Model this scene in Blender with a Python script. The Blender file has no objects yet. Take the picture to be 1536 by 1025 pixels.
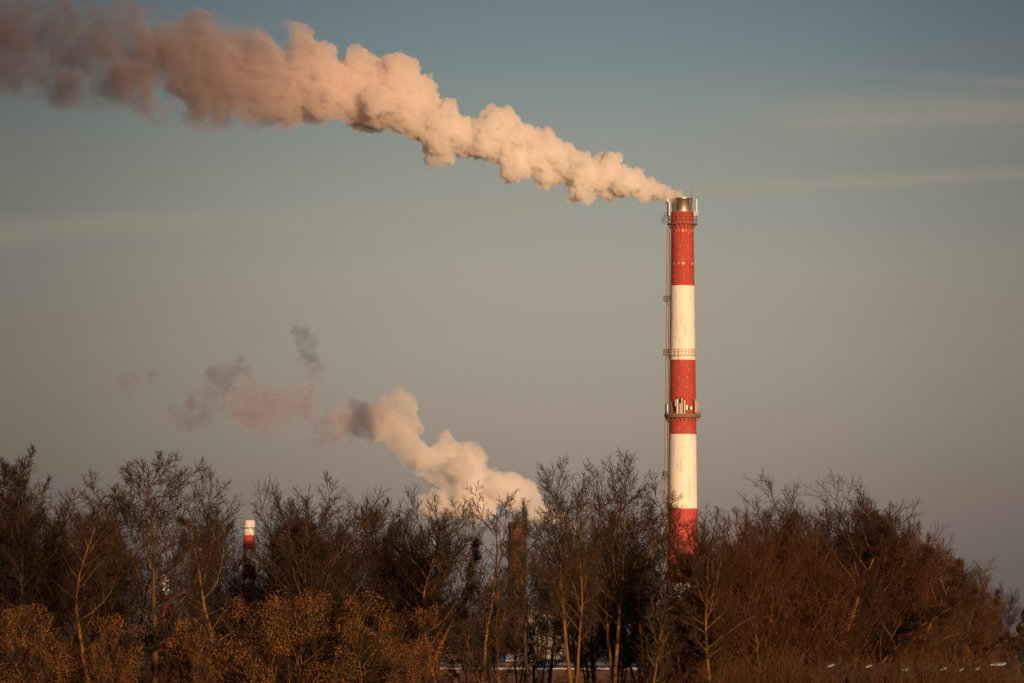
import bpy, math, random
import numpy as np
from mathutils import Vector, noise as mnoise

scene = bpy.context.scene
COL = scene.collection
R = math.radians

# ------------------------------------------------------------------ camera
F = 1536 * 200.0 / 36.0            # focal length in photo pixels
HORIZON = 950.0
CAM_Z = 6.0
PITCH = math.atan((HORIZON - 512.5) / F)
cam_d = bpy.data.cameras.new("camera")
cam_d.lens = 200.0
cam_d.sensor_width = 36.0
cam_d.clip_start = 1.0
cam_d.clip_end = 30000.0
cam = bpy.data.objects.new("camera", cam_d)
cam.location = (0, 0, CAM_Z)
cam.rotation_euler = (R(90) + PITCH, 0, 0)
COL.objects.link(cam)
scene.camera = cam

# ------------------------------------------------------------------ light
SUN_EL, SUN_AZ = R(7.0), R(160.0)    # azimuth from +Y (view direction) turning right
to_sun = Vector((math.sin(SUN_AZ) * math.cos(SUN_EL), math.cos(SUN_AZ) * math.cos(SUN_EL), math.sin(SUN_EL)))
sun_d = bpy.data.lights.new("sun", 'SUN')
sun_d.energy = 5.0
sun_d.angle = R(0.5)
sun_d.color = (1.0, 0.61, 0.33)
sun = bpy.data.objects.new("sun", sun_d)
sun.rotation_euler = to_sun.to_track_quat('Z', 'Y').to_euler()
sun.location = (200, -200, 200)
COL.objects.link(sun)

world = bpy.data.worlds.new("World")
scene.world = world
world.use_nodes = True
scene.view_settings.view_transform = 'Standard'
scene.view_settings.look = 'None'
scene.view_settings.exposure = 0.0
scene.view_settings.gamma = 1.0
scene.cycles.max_bounces = 16
scene.cycles.diffuse_bounces = 3
scene.cycles.glossy_bounces = 2
scene.cycles.transmission_bounces = 2
scene.cycles.transparent_max_bounces = 8
scene.cycles.volume_bounces = 14
scene.cycles.volume_max_steps = 512
scene.cycles.use_denoising = True


class NT:
    """short helper round a node tree"""
    def __init__(s, tree):
        s.t = tree
        s.t.nodes.clear()
    def n(s, typ, **kw):
        nd = s.t.nodes.new(typ)
        for k, v in kw.items():
            setattr(nd, k, v)
        return nd
    def l(s, a, b):
        s.t.links.new(a, b)
    def put(s, sock, v):
        if hasattr(v, 'is_output'):
            s.l(v, sock)
        else:
            sock.default_value = v
    def m(s, op, a, b=0.0, c=0.0, clamp=False):
        nd = s.n('ShaderNodeMath', operation=op, use_clamp=clamp)
        for i, v in enumerate((a, b, c)):
            s.put(nd.inputs[i], v)
        return nd.outputs[0]
    def rng(s, v, a, b, c=0.0, d=1.0, smooth=False):
        nd = s.n('ShaderNodeMapRange', interpolation_type='SMOOTHSTEP' if smooth else 'LINEAR')
        s.put(nd.inputs['Value'], v)
        for k, q in zip(('From Min', 'From Max', 'To Min', 'To Max'), (a, b, c, d)):
            s.put(nd.inputs[k], q)
        return nd.outputs['Result']
    def noise(s, vec, scale, detail=3.0, rough=0.5, distort=0.0):
        nd = s.n('ShaderNodeTexNoise')
        if vec is not None:
            s.l(vec, nd.inputs['Vector'])
        nd.inputs['Scale'].default_value = scale
        nd.inputs['Detail'].default_value = detail
        nd.inputs['Roughness'].default_value = rough
        nd.inputs['Distortion'].default_value = distort
        return nd.outputs['Fac']
    def mix(s, f, a, b, blend='MIX'):
        nd = s.n('ShaderNodeMix', data_type='RGBA', blend_type=blend)
        s.put(nd.inputs[0], f)
        for sock, v in ((nd.inputs[6], a), (nd.inputs[7], b)):
            if hasattr(v, 'is_output'):
                s.l(v, sock)
            else:
                sock.default_value = (*v, 1) if len(v) == 3 else v
        return nd.outputs[2]
    def ramp(s, f, stops, interp='LINEAR'):
        nd = s.n('ShaderNodeValToRGB')
        e = nd.color_ramp.elements
        while len(e) < len(stops):
            e.new(0.5)
        for el, (p, c) in zip(e, stops):
            el.position = p
            el.color = (*c, 1) if len(c) == 3 else c
        nd.color_ramp.interpolation = interp
        s.put(nd.inputs[0], f)
        return nd.outputs[0]
    def scaled(s, vec, sc):
        nd = s.n('ShaderNodeVectorMath', operation='MULTIPLY')
        s.l(vec, nd.inputs[0])
        nd.inputs[1].default_value = sc
        return nd.outputs[0]


def build_world():
    w = NT(world.node_tree)
    out = w.n('ShaderNodeOutputWorld')
    bg = w.n('ShaderNodeBackground')
    bg.inputs['Strength'].default_value = 0.10
    sky = w.n('ShaderNodeTexSky', sky_type='NISHITA')
    sky.sun_disc = False
    sky.sun_elevation = SUN_EL
    sky.sun_rotation = SUN_AZ
    sky.air_density = 1.0
    sky.dust_density = 1.0
    tc = w.n('ShaderNodeTexCoord')
    sep = w.n('ShaderNodeSeparateXYZ')
    w.l(tc.outputs['Generated'], sep.inputs[0])
    x, z = sep.outputs[0], sep.outputs[2]
    # low sky: dusk haze tint by elevation
    tint = w.ramp(w.rng(z, 0.0, 0.13), SKY_TINT)
    col = w.mix(1.0, sky.outputs[0], tint, 'MULTIPLY')
    # lens vignetting put into the sky colour: dimmer to both sides, darkest left
    vignette = w.ramp(w.rng(x, -0.09, 0.09), [((px - 0.5) / 1536, (g, g, g)) for px, g in SKY_VIGNETTE], 'B_SPLINE')
    col = w.mix(1.0, col, vignette, 'MULTIPLY')
    # thin cirrus streaks
    nv = w.scaled(tc.outputs['Generated'], (14, 3, 190))
    nz = w.noise(nv, 1.0, 5, 0.6, 0.6)
    nz = w.rng(nz, 0.38, 0.72, 0.0, 1.0)
    total = None
    for (x0, x1, z0, slope, wd, amp) in CIRRUS:
        xc = 0.5 * (x0 + x1)
        d = w.m('SUBTRACT', z, w.m('ADD', z0, w.m('MULTIPLY', w.m('SUBTRACT', x, xc), slope)))
        d = w.m('ADD', d, w.m('MULTIPLY', w.m('SUBTRACT', w.noise(tc.outputs['Generated'], 22, 2), 0.5), 0.006))
        g = w.m('POWER', 2.718, w.m('MULTIPLY', w.m('POWER', w.m('ABSOLUTE', w.m('DIVIDE', d, wd)), 2.0), -1.0))
        fx = w.m('MULTIPLY', w.rng(x, x0, x0 + 0.03, 0, 1, True), w.rng(x, x1 - 0.03, x1, 1, 0, True))
        g = w.m('MULTIPLY', w.m('MULTIPLY', g, fx), amp)
        total = g if total is None else w.m('ADD', total, g)
    f = w.m('MULTIPLY', total, w.m('ADD', w.m('MULTIPLY', nz, 0.6), 0.4), clamp=True)
    col = w.mix(f, col, (3.6, 3.0, 2.3))
    w.l(col, bg.inputs['Color'])
    w.l(bg.outputs[0], out.inputs[0])


SKY_TINT = [(0.0045, (0.7477, 0.8087, 1.9392)), (0.0901, (0.6617, 0.6945, 1.5902)), (0.1803, (0.6788, 0.667, 1.3551)), (0.2704, (0.7285, 0.6949, 1.236)), (0.3606, (0.7762, 0.7129, 1.1083)), (0.4958, (0.7999, 0.7187, 0.9768)), (0.586, (0.7388, 0.6672, 0.8654)), (0.6761, (0.646, 0.6011, 0.7773)), (0.7663, (0.4986, 0.52, 0.6974)), (0.8474, (0.4197, 0.4553, 0.6176))]
SKY_VIGNETTE = [(1, .50), (200, .66), (400, .82), (600, .94), (800, 1.0), (1000, .99), (1200, .92), (1350, .81), (1535, .66)]
CIRRUS = [(0.030, 0.16, 0.0905, 0.0, 0.0042, 0.55),
          (0.05, 0.16, 0.0955, -0.07, 0.0010, 0.22),
          (0.012, 0.16, 0.0795, 0.045, 0.0012, 0.6),
          (-0.12, 0.03, 0.0728, 0.05, 0.0024, 0.32)]
build_world()


# ------------------------------------------------------------------ helpers
def at(px, py, dist):
    """photo pixel at a ground distance -> world point"""
    xc, yc = (px - 768.0) / F, (512.5 - py) / F
    d = Vector((xc, math.cos(PITCH) - yc * math.sin(PITCH), math.sin(PITCH) + yc * math.cos(PITCH)))
    return Vector((0, 0, CAM_Z)) + d * (dist / d.y)


def tag(o, label=None, cat=None, group=None, kind=None):
    for k, v in (('label', label), ('category', cat), ('group', group), ('kind', kind)):
        if v:
            o[k] = v
    return o


def empty(name, loc, rz=0.0):
    o = bpy.data.objects.new(name, None)
    o.location = loc
    o.rotation_euler = (0, 0, rz)
    o.empty_display_size = 0.5
    COL.objects.link(o)
    return o


def link(name, me, parent=None, loc=None):
    o = bpy.data.objects.new(name, me)
    COL.objects.link(o)
    if parent:
        o.parent = parent
    if loc is not None:
        o.location = loc
    return o


def mesh_np(name, V, quads=None, tris=None, mat=None, smooth=False):
    me = bpy.data.meshes.new(name)
    V = np.asarray(V, dtype=np.float32)
    loops, starts, totals = [], [], []
    n = 0
    for arr, k in ((quads, 4), (tris, 3)):
        if arr is not None and len(arr):
            arr = np.asarray(arr, dtype=np.int32)
            loops.append(arr.ravel())
            starts.append(n + np.arange(len(arr), dtype=np.int32) * k)
            totals.append(np.full(len(arr), k, dtype=np.int32))
            n += arr.size
    loops, starts, totals = np.concatenate(loops), np.concatenate(starts), np.concatenate(totals)
    me.vertices.add(len(V))
    me.vertices.foreach_set('co', V.ravel())
    me.loops.add(len(loops))
    me.loops.foreach_set('vertex_index', loops)
    me.polygons.add(len(starts))
    me.polygons.foreach_set('loop_start', starts)
    me.polygons.foreach_set('loop_total', totals)
    if smooth:
        me.polygons.foreach_set('use_smooth', np.ones(len(starts), dtype=bool))
    me.update(calc_edges=True)
    me.validate()
    if mat:
        me.materials.append(mat)
    return me


class MB:
    """collects boxes, bars, rings and lathes into one mesh"""
    def __init__(s):
        s.v, s.f = [], []
    def box(s, c, size, rz=0.0):
        cx, cy, cz = c
        hx, hy, hz = size[0] / 2, size[1] / 2, size[2] / 2
        b = len(s.v)
        ca, sa = math.cos(rz), math.sin(rz)
        for dz in (-hz, hz):
            for dx, dy in ((-hx, -hy), (hx, -hy), (hx, hy), (-hx, hy)):
                s.v.append((cx + dx * ca - dy * sa, cy + dx * sa + dy * ca, cz + dz))
        s.f += [(b, b + 3, b + 2, b + 1), (b + 4, b + 5, b + 6, b + 7)]
        for i in range(4):
            j = (i + 1) % 4
            s.f.append((b + i, b + j, b + 4 + j, b + 4 + i))
        return s
    def bar(s, p, q, r, k=6, r2=None):
        p, q = Vector(p), Vector(q)
        r2 = r if r2 is None else r2
        d = (q - p).normalized()
        u = d.cross(Vector((0, 0, 1)) if abs(d.z) < 0.9 else Vector((1, 0, 0))).normalized()
        w = d.cross(u)
        b = len(s.v)
        for P, rr in ((p, r), (q, r2)):
            for i in range(k):
                a = 2 * math.pi * i / k
                s.v.append(tuple(P + u * (rr * math.cos(a)) + w * (rr * math.sin(a))))
        for i in range(k):
            j = (i + 1) % k
            s.f.append((b + i, b + j, b + k + j, b + k + i))
        s.f += [tuple(b + i for i in reversed(range(k))), tuple(b + k + i for i in range(k))]
        return s
    def lathe(s, prof, k=48, a0=0.0, a1=2 * math.pi, c=(0, 0)):
        full = abs(a1 - a0 - 2 * math.pi) < 1e-6
        m = k if full else k + 1
        b = len(s.v)
        for (r, z) in prof:
            for i in range(m):
                a = a0 + (a1 - a0) * i / k
                s.v.append((c[0] + r * math.cos(a), c[1] + r * math.sin(a), z))
        for j in range(len(prof) - 1):
            for i in range(k):
                i2 = (i + 1) % m
                s.f.append((b + j * m + i, b + j * m + i2, b + (j + 1) * m + i2, b + (j + 1) * m + i))
        return s
    def ring(s, r0, r1, z0, z1, k=48, a0=0.0, a1=2 * math.pi):
        return s.lathe([(r0, z0), (r1, z0), (r1, z1), (r0, z1), (r0, z0)], k, a0, a1)
    def build(s, name, mat, parent=None, smooth=False, loc=None):
        me = bpy.data.meshes.new(name)
        me.from_pydata(s.v, [], s.f)
        me.update()
        me.materials.append(mat)
        if smooth:
            me.polygons.foreach_set('use_smooth', [True] * len(me.polygons))
        return link(name, me, parent, loc)


def copy_tree(o, parent=None):
    c = o.copy()
    COL.objects.link(c)
    c.parent = parent
    for ch in list(o.children):
        copy_tree(ch, c)
    return c


# ------------------------------------------------------------------ materials
def mat_new(name):
    m = bpy.data.materials.new(name)
    m.use_nodes = True
    t = NT(m.node_tree)
    out = t.n('ShaderNodeOutputMaterial')
    return m, t, out


def mat_plain(name, col, rough=0.8, metal=0.0, var=0.25, scale=1.5):
    m, t, out = mat_new(name)
    b = t.n('ShaderNodeBsdfPrincipled')
    tc = t.n('ShaderNodeTexCoord')
    nz = t.noise(tc.outputs['Object'], scale, 4, 0.6)
    c = t.mix(nz, tuple(x * (1 - var) for x in col), tuple(min(1, x * (1 + var)) for x in col))
    t.l(c, b.inputs['Base Color'])
    b.inputs['Roughness'].default_value = rough
    b.inputs['Metallic'].default_value = metal
    t.l(b.outputs[0], out.inputs[0])
    return m


def mat_bark(name, c1, c2, scale=1.2):
    m, t, out = mat_new(name)
    b = t.n('ShaderNodeBsdfPrincipled')
    tc = t.n('ShaderNodeTexCoord')
    info = t.n('ShaderNodeObjectInfo')
    nz = t.rng(t.noise(t.scaled(tc.outputs['Object'], (3, 3, 0.7)), scale, 5, 0.65), 0.35, 0.65)
    c = t.mix(nz, c1, c2)
    hv = t.n('ShaderNodeHueSaturation')
    t.l(c, hv.inputs['Color'])
    t.put(hv.inputs['Value'], t.rng(info.outputs['Random'], 0, 1, 0.75, 1.25))
    t.put(hv.inputs['Hue'], t.rng(info.outputs['Random'], 0, 1, 0.49, 0.51))
    t.l(hv.outputs[0], b.inputs['Base Color'])
    b.inputs['Roughness'].default_value = 0.9
    b.inputs['Specular IOR Level'].default_value = 0.2
    t.l(b.outputs[0], out.inputs[0])
    return m


BARK = mat_bark('bark', (0.085, 0.042, 0.013), (0.20, 0.100, 0.025))
BARK_MID = mat_bark('brown_bark', (0.055, 0.03, 0.012), (0.135, 0.07, 0.022))
BARK_DARK = mat_bark('dark_bark', (0.03, 0.022, 0.017), (0.075, 0.05, 0.032))
TWIG = mat_bark('twig', (0.022, 0.014, 0.010), (0.060, 0.033, 0.016), 0.6)
TWIG_BROWN = mat_bark('brown_twig', (0.046, 0.020, 0.009), (0.11, 0.049, 0.017), 0.6)
NEEDLE = mat_bark('needles', (0.014, 0.02, 0.013), (0.03, 0.04, 0.022), 0.6)
BIRCH = mat_bark('birch_bark', (0.12, 0.1, 0.09), (0.62, 0.58, 0.52), 1.0)


def mat_leaf():
    m, t, out = mat_new('dry_leaf')
    d = t.n('ShaderNodeBsdfDiffuse')
    tr = t.n('ShaderNodeBsdfTranslucent')
    tc = t.n('ShaderNodeTexCoord')
    nz = t.rng(t.noise(tc.outputs['Object'], 2.2, 4, 0.7), 0.3, 0.7)
    c = t.ramp(nz, [(0.0, (0.085, 0.042, 0.016)), (0.5, (0.20, 0.091, 0.034)), (1.0, (0.37, 0.19, 0.083))])
    t.l(c, d.inputs[0])
    t.l(c, tr.inputs[0])
    mx = t.n('ShaderNodeMixShader')
    mx.inputs[0].default_value = 0.25
    t.l(d.outputs[0], mx.inputs[1])
    t.l(tr.outputs[0], mx.inputs[2])
    t.l(mx.outputs[0], out.inputs[0])
    return m


LEAF = mat_leaf()
SNOW = mat_plain('snow', (0.78, 0.8, 0.84), 0.6, 0, 0.06, 0.8)
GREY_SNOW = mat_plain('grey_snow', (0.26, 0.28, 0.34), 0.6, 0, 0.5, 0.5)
OLD_SNOW = mat_plain('old_snow', (0.5, 0.5, 0.5), 0.6, 0, 0.2, 1.5)
GALV = mat_plain('galvanised_steel', (0.30, 0.28, 0.25), 0.6, 0.3, 0.3, 2.0)
DARK_STEEL = mat_plain('dark_steel', (0.055, 0.05, 0.05), 0.6, 0.2, 0.3, 2.0)
RUST = mat_plain('rusty_steel', (0.22, 0.13, 0.08), 0.8, 0.1, 0.45, 1.2)
TAN = mat_plain('tan_steel', (0.45, 0.33, 0.22), 0.75, 0.0, 0.3, 1.2)
ANTENNA = mat_plain('weathered_plastic', (0.50, 0.42, 0.34), 0.6, 0, 0.5, 0.9)
PALE = mat_plain('pale_plastic', (0.72, 0.70, 0.66), 0.5, 0, 0.12, 2.0)
CONCRETE = mat_plain('pale_render', (0.30, 0.28, 0.25), 0.85, 0, 0.2, 0.2)


# ------------------------------------------------------------------ trees
GOLD = 2.399963


def unit(a):
    return a / np.maximum(np.linalg.norm(a, axis=-1, keepdims=True), 1e-9)


def frame(d):
    ref = np.where(np.abs(d[..., 2:3]) < 0.9, np.array([0, 0, 1.0]), np.array([1.0, 0, 0]))
    u = unit(np.cross(d, ref))
    return u, np.cross(d, u)


def grow(P, D, L, nseg, jit, trop, rng, out=0.0):
    pts, d = [P], D
    dirs = [D]
    for s in range(nseg):
        d = unit(d + rng.normal(0, jit, d.shape) + np.array([0, 0, trop]))
        pts.append(pts[-1] + d * (L / nseg)[:, None])
        dirs.append(d)
    return np.stack(pts, 1), np.stack(dirs, 1)


def spawn(pts, dirs, L, Rr, m, t0, t1, ang0, ang1, ratio, taper, rng, prof):
    n, k = pts.shape[0], pts.shape[1] - 1
    t = t0 + (t1 - t0) * (np.arange(m)[None, :] + rng.uniform(0, 1, (n, m))) / m
    f = np.clip(t * k, 0, k - 1e-4)
    i = f.astype(int)
    fr = (f - i)[..., None]
    r_ = np.arange(n)[:, None]
    P = pts[r_, i] * (1 - fr) + pts[r_, i + 1] * fr
    d = dirs[r_, i + 1]
    u, v = frame(d)
    az = np.arange(m)[None, :] * GOLD + rng.uniform(0, 6.28, (n, 1)) + rng.normal(0, 0.5, (n, m))
    s = (t - t0) / max(t1 - t0, 1e-6)
    a = np.radians(ang0 + (ang1 - ang0) * s + rng.normal(0, 8, (n, m)))[..., None]
    D = unit(d * np.cos(a) + (u * np.cos(az)[..., None] + v * np.sin(az)[..., None]) * np.sin(a))
    cl = L[:, None] * ratio * prof(s) * rng.uniform(0.55, 1.2, (n, m))
    cr = Rr[:, None] * (1 - t * (1 - taper))
    return P.reshape(-1, 3), D.reshape(-1, 3), cl.ravel(), cr.ravel()


def tubes(pts, rad, k):
    """pts (n,s,3), rad (n,s) -> verts, quads"""
    n, s = pts.shape[:2]
    d = np.empty_like(pts)
    d[:, 1:-1] = pts[:, 2:] - pts[:, :-2] if s > 2 else d[:, 1:-1]
    d[:, 0] = pts[:, 1] - pts[:, 0]
    d[:, -1] = pts[:, -1] - pts[:, -2]
    d = unit(d)
    u, v = frame(np.repeat(d.mean(1, keepdims=True), s, 1))
    a = np.arange(k) * 2 * np.pi / k
    V = pts[:, :, None, :] + rad[:, :, None, None] * (np.cos(a)[None, None, :, None] * u[:, :, None, :] + np.sin(a)[None, None, :, None] * v[:, :, None, :])
    base = (np.arange(n) * s * k)[:, None, None] + (np.arange(s - 1) * k)[None, :, None]
    i0 = np.arange(k)[None, None, :]
    i1 = (i0 + 1) % k
    Q = np.stack([base + i0, base + i1, base + k + i1, base + k + i0], -1).reshape(-1, 4)
    return V.reshape(-1, 3), Q


def join(parts):
    Vs, Qs, o = [], [], 0
    for V, Q in parts:
        Vs.append(V)
        Qs.append(Q + o)
        o += len(V)
    return np.concatenate(Vs), np.concatenate(Qs)


def lin(R0, taper, s):
    return R0[:, None] * (1 - np.linspace(0, 1, s)[None, :] * (1 - taper))


def skeleton(seed, H, stems=1, lean=0.1, cs=0.28, limbs=20, limb_len=0.34, a0=62, a1=28, br=8, tw=6, ft=4,
             rtrunk=0.0115, trop=0.06, wig=0.05, fine=1.0, top=0.75, lead=0.74, env=None):
    rng = np.random.default_rng(seed)
    az = rng.uniform(0, 6.28, stems) + np.arange(stems) * 2.2
    ln = np.full(stems, lean) * rng.uniform(0.4, 1.3, stems) if stems > 1 else np.array([lean * 0.4])
    D = unit(np.stack([np.cos(az) * ln, np.sin(az) * ln, np.ones(stems)], -1))
    P = np.stack([np.cos(az) * 0.12 * (stems > 1), np.sin(az) * 0.12 * (stems > 1), np.full(stems, -0.3)], -1)
    L = H * np.concatenate([[1.0], rng.uniform(0.72, 0.97, stems - 1)]) * lead
    Rr = H * rtrunk * np.concatenate([[1.0], rng.uniform(0.6, 0.9, stems - 1)]) * (1.0 if stems == 1 else 0.85)
    lv = []
    pts, dirs = grow(P, D, L, 16, wig, 0.03, rng)
    lv.append((pts, lin(Rr, 0.13, 17)))
    P, D, l1, r1 = spawn(pts, dirs, L, Rr, limbs, cs, 0.985, a0, a1, limb_len, 0.13, rng, lambda s: (1 - (1 - top) * s) * (0.62 + 0.5 * np.sin(np.pi * np.minimum(1, 0.12 + s * 0.75))))
    if env:
        # limbs reach the rounded outline of the crown
        cz, bz, ar = H * env[0], H * (1 - env[0]), H * env[1]
        Pn = (P - np.array([0, 0, cz])) / np.array([ar, ar, bz])
        Dn = D / np.array([ar, ar, bz])
        A, B, C = (Dn * Dn).sum(1), (Pn * Dn).sum(1), (Pn * Pn).sum(1) - 1
        disc = np.maximum(B * B - A * C, 0)
        le = (-B + np.sqrt(disc)) / A
        l1 = np.clip(le, H * 0.05, H * 0.5) * rng.uniform(0.72, 1.06, len(l1))
    r1 = np.clip(r1 * 0.42, 0.026, 0.075)
    pts, dirs = grow(P, D, l1, 8, 0.125, trop, rng)
    lv.append((pts, lin(r1, 0.25, 9)))
    P, D, l2, r2 = spawn(pts, dirs, l1, r1, br, 0.12, 0.98, 43, 30, 0.48, 0.25, rng, lambda s: 1 - 0.55 * s)
    r2 = np.clip(r2 * 0.6, 0.02, 0.05)
    pts, dirs = grow(P, D, l2, 5, 0.10, trop * 1.1, rng)
    lv.append((pts, lin(r2, 0.5, 6)))
    P, D, l3, r3 = spawn(pts, dirs, l2, r2, tw, 0.12, 0.98, 43, 30, 0.60, 0.5, rng, lambda s: 1 - 0.45 * s)
    l3 = np.maximum(l3, 0.3)
    r3 = np.clip(r3 * 0.6, 0.013, 0.02) * fine
    pts, dirs = grow(P, D, l3, 3, 0.10, trop * 0.8, rng)
    lv.append((pts, lin(r3, 0.6, 4)))
    P, D, l4, r4 = spawn(pts, dirs, l3, r3, ft, 0.2, 1.0, 45, 30, 0.66, 0.6, rng, lambda s: 1 - 0.35 * s)
    l4 = np.maximum(l4, 0.2)
    r4 = np.clip(r4 * 0.7, 0.010, 0.013) * fine
    pts, dirs = grow(P, D, l4, 2, 0.10, trop * 0.4, rng)
    lv.append((pts, lin(r4, 0.6, 3)))
    return lv, rng


def make_tree(name, seed, H, bark, twig, **kw):
    lv, rng = skeleton(seed, H, **kw)
    z = max(l[0][..., 2].max() for l in lv)
    c0 = [tubes(*lv[0], 8), tubes(*lv[1], 5)]
    c1 = [tubes(*lv[2], 4), tubes(*lv[3], 3), tubes(*lv[4], 3)]
    V, Q = join(c0)
    m0 = mesh_np('trunk', V, Q, mat=bark, smooth=True)
    V, Q = join(c1)
    m1 = mesh_np('crown', V, Q, mat=twig)
    return dict(name=name, parts=[('trunk', m0), ('crown', m1)], h=z)


def leaves_at(P, rng, n_per, size, spread):
    P = np.repeat(P, n_per, 0)
    n = len(P)
    c = P + rng.normal(0, spread, (n, 3))
    d = unit(rng.normal(0, 1, (n, 3)) + np.array([0, 0, -0.6]))
    u, _ = frame(d)
    u = unit(u + rng.normal(0, 0.6, (n, 3)))
    u = unit(u - d * (u * d).sum(-1, keepdims=True))
    L = size * rng.uniform(0.6, 1.3, (n, 1))
    W = L * 0.32
    nrm = np.cross(d, u)
    V = np.stack([c, c + d * L * 0.5 + u * W + nrm * W * 0.4, c + d * L, c + d * L * 0.5 - u * W + nrm * W * 0.4], 1)
    return V.reshape(-1, 3), np.arange(n * 4).reshape(-1, 4)


def make_shrub(name, seed, H, n_leaf, size, **kw):
    lv, rng = skeleton(seed, H, **kw)
    z = max(l[0][..., 2].max() for l in lv)
    V, Q = join([tubes(*lv[0], 6), tubes(*lv[1], 4)])
    m0 = mesh_np('stem', V, Q, mat=BARK, smooth=True)
    V, Q = join([tubes(*lv[2], 3), tubes(*lv[3], 3)])
    m1 = mesh_np('twigs', V, Q, mat=TWIG)
    tips = lv[4][0][:, 1:].reshape(-1, 3)
    # leaves cling in clumps: whole regions of the crown are bare
    keep = np.array([mnoise.noise(Vector(p) * 0.75 + Vector((seed, 0, 0))) for p in tips]) > 0.03
    tips = tips[keep]
    tips = tips[rng.permutation(len(tips))[:n_leaf]]
    V, Q = leaves_at(tips, rng, 2, size, 0.07)
    m2 = mesh_np('foliage', V, Q, mat=LEAF)
    return dict(name=name, parts=[('stem', m0), ('twigs', m1), ('foliage', m2)], h=z)


def plant(proto, px, topy, dist, label, cat, group=None, wide=1.0, rz=None, rnd=random.Random(5)):
    top = at(px, topy, dist)
    s = top.z / proto['h']
    wide *= 1.12 if cat == 'tree' else 1.0
    e = empty(proto['name'], (top.x, dist, 0.0), rnd.uniform(0, 6.28) if rz is None else rz)
    e.scale = (s * wide, s * wide, s)
    e.rotation_euler.x, e.rotation_euler.y = rnd.gauss(0, R(1.6)), rnd.gauss(0, R(1.6))
    for nm, me in proto['parts']:
        link(nm, me, e)
    return tag(e, label, cat, group)


T = {}
T['open'] = make_tree('bare_tree', 11, 17, BARK, TWIG, limbs=22, cs=0.36, br=10, tw=6, ft=3, a0=58, a1=40, lead=0.88, trop=0.05, env=(0.62, 0.19))
T['fan'] = make_tree('bare_tree', 23, 19, BARK, TWIG, stems=2, lean=0.12, limbs=19, cs=0.42, br=10, tw=6, ft=3, a0=48, a1=36, trop=0.06, lead=0.88, env=(0.7, 0.19))
T['broad'] = make_tree('bare_tree', 36, 18, BARK_MID, TWIG, limbs=36, cs=0.27, br=12, tw=6, ft=3, a0=74, a1=42, rtrunk=0.0135, lead=0.9, trop=0.06, env=(0.6, 0.24))
T['round'] = make_tree('bare_tree', 44, 16, BARK, TWIG, limbs=30, cs=0.34, br=11, tw=7, ft=4, a0=64, a1=44, rtrunk=0.012, lead=0.88, trop=0.05, env=(0.66, 0.2), wig=0.08)
T['slim'] = make_tree('bare_tree', 41, 16, BARK, TWIG, limbs=20, cs=0.4, br=8, tw=6, ft=3, a0=56, a1=38, rtrunk=0.009, lead=0.9, env=(0.66, 0.15), wig=0.07)
T['dense'] = make_tree('bare_tree', 53, 15, BARK, TWIG, stems=3, lean=0.2, limbs=20, cs=0.28, br=10, tw=6, ft=4, a0=54, a1=40, trop=0.07, wig=0.1, lead=0.84, env=(0.6, 0.27))
T['multi'] = make_tree('bare_tree', 61, 15, BARK, TWIG, stems=4, lean=0.17, limbs=15, cs=0.36, br=10, tw=6, ft=3, a0=48, a1=38, trop=0.07, wig=0.08, lead=0.86, env=(0.64, 0.25))
T['sparse'] = make_tree('bare_tree', 75, 15, BARK, TWIG, limbs=17, cs=0.4, br=8, tw=5, ft=3, a0=58, a1=40, rtrunk=0.0095, lead=0.86, env=(0.66, 0.2), wig=0.07)
T['dark'] = make_tree('bare_tree', 83, 18, BARK_DARK, TWIG, limbs=30, cs=0.28, br=10, tw=6, ft=3, a0=76, a1=44, lead=0.93, env=(0.58, 0.19))
T['bushy'] = make_tree('bare_tree', 91, 13, BARK, TWIG_BROWN, stems=4, lean=0.3, limbs=20, cs=0.12, br=10, tw=7, ft=3, a0=58, a1=40, trop=0.07, wig=0.09, lead=0.86, env=(0.52, 0.36))
T['bushy2'] = make_tree('bare_tree', 97, 13, BARK, TWIG_BROWN, stems=3, lean=0.22, limbs=24, cs=0.12, br=10, tw=7, ft=3, a0=62, a1=42, trop=0.07, wig=0.08, lead=0.88, env=(0.52, 0.33))
T['back'] = make_tree('bare_tree', 105, 16, BARK_MID, TWIG, stems=2, lean=0.13, limbs=20, cs=0.2, br=8, tw=5, ft=3, a0=64, a1=42, lead=0.88, env=(0.58, 0.25))
T['back2'] = make_tree('bare_tree', 111, 16, BARK_DARK, TWIG, stems=3, lean=0.18, limbs=15, cs=0.2, br=8, tw=5, ft=3, a0=64, a1=42, lead=0.88, env=(0.58, 0.27))
T['spruce'] = make_tree('spruce_tree', 141, 14, BARK_DARK, NEEDLE, limbs=70, limb_len=0.28, cs=0.08, br=10, tw=8, ft=4, a0=102, a1=60, trop=0.02, top=0.06, lead=1.0, fine=1.6)
T['birch'] = make_tree('birch_tree', 121, 12, BIRCH, TWIG, limbs=14, limb_len=0.26, cs=0.45, br=6, tw=5, ft=3, a0=45, a1=30, rtrunk=0.008)
T['sapling'] = make_tree('bare_sapling', 131, 8, BARK, TWIG, stems=2, lean=0.3, limbs=10, limb_len=0.25, cs=0.4, br=5, tw=4, ft=3, rtrunk=0.012, a0=45, a1=30)
S1 = make_shrub('leafy_shrub', 201, 8.0, 6000, 0.088, stems=4, lean=0.42, limbs=15, limb_len=0.4, cs=0.12, br=8, tw=5, ft=3, a0=62, a1=38, top=0.6, wig=0.09, rtrunk=0.009)
S2 = make_shrub('leafy_shrub', 207, 8.0, 6000, 0.088, stems=5, lean=0.5, limbs=14, limb_len=0.38, cs=0.12, br=8, tw=5, ft=3, a0=62, a1=38, top=0.6, wig=0.09, rtrunk=0.008)

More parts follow.
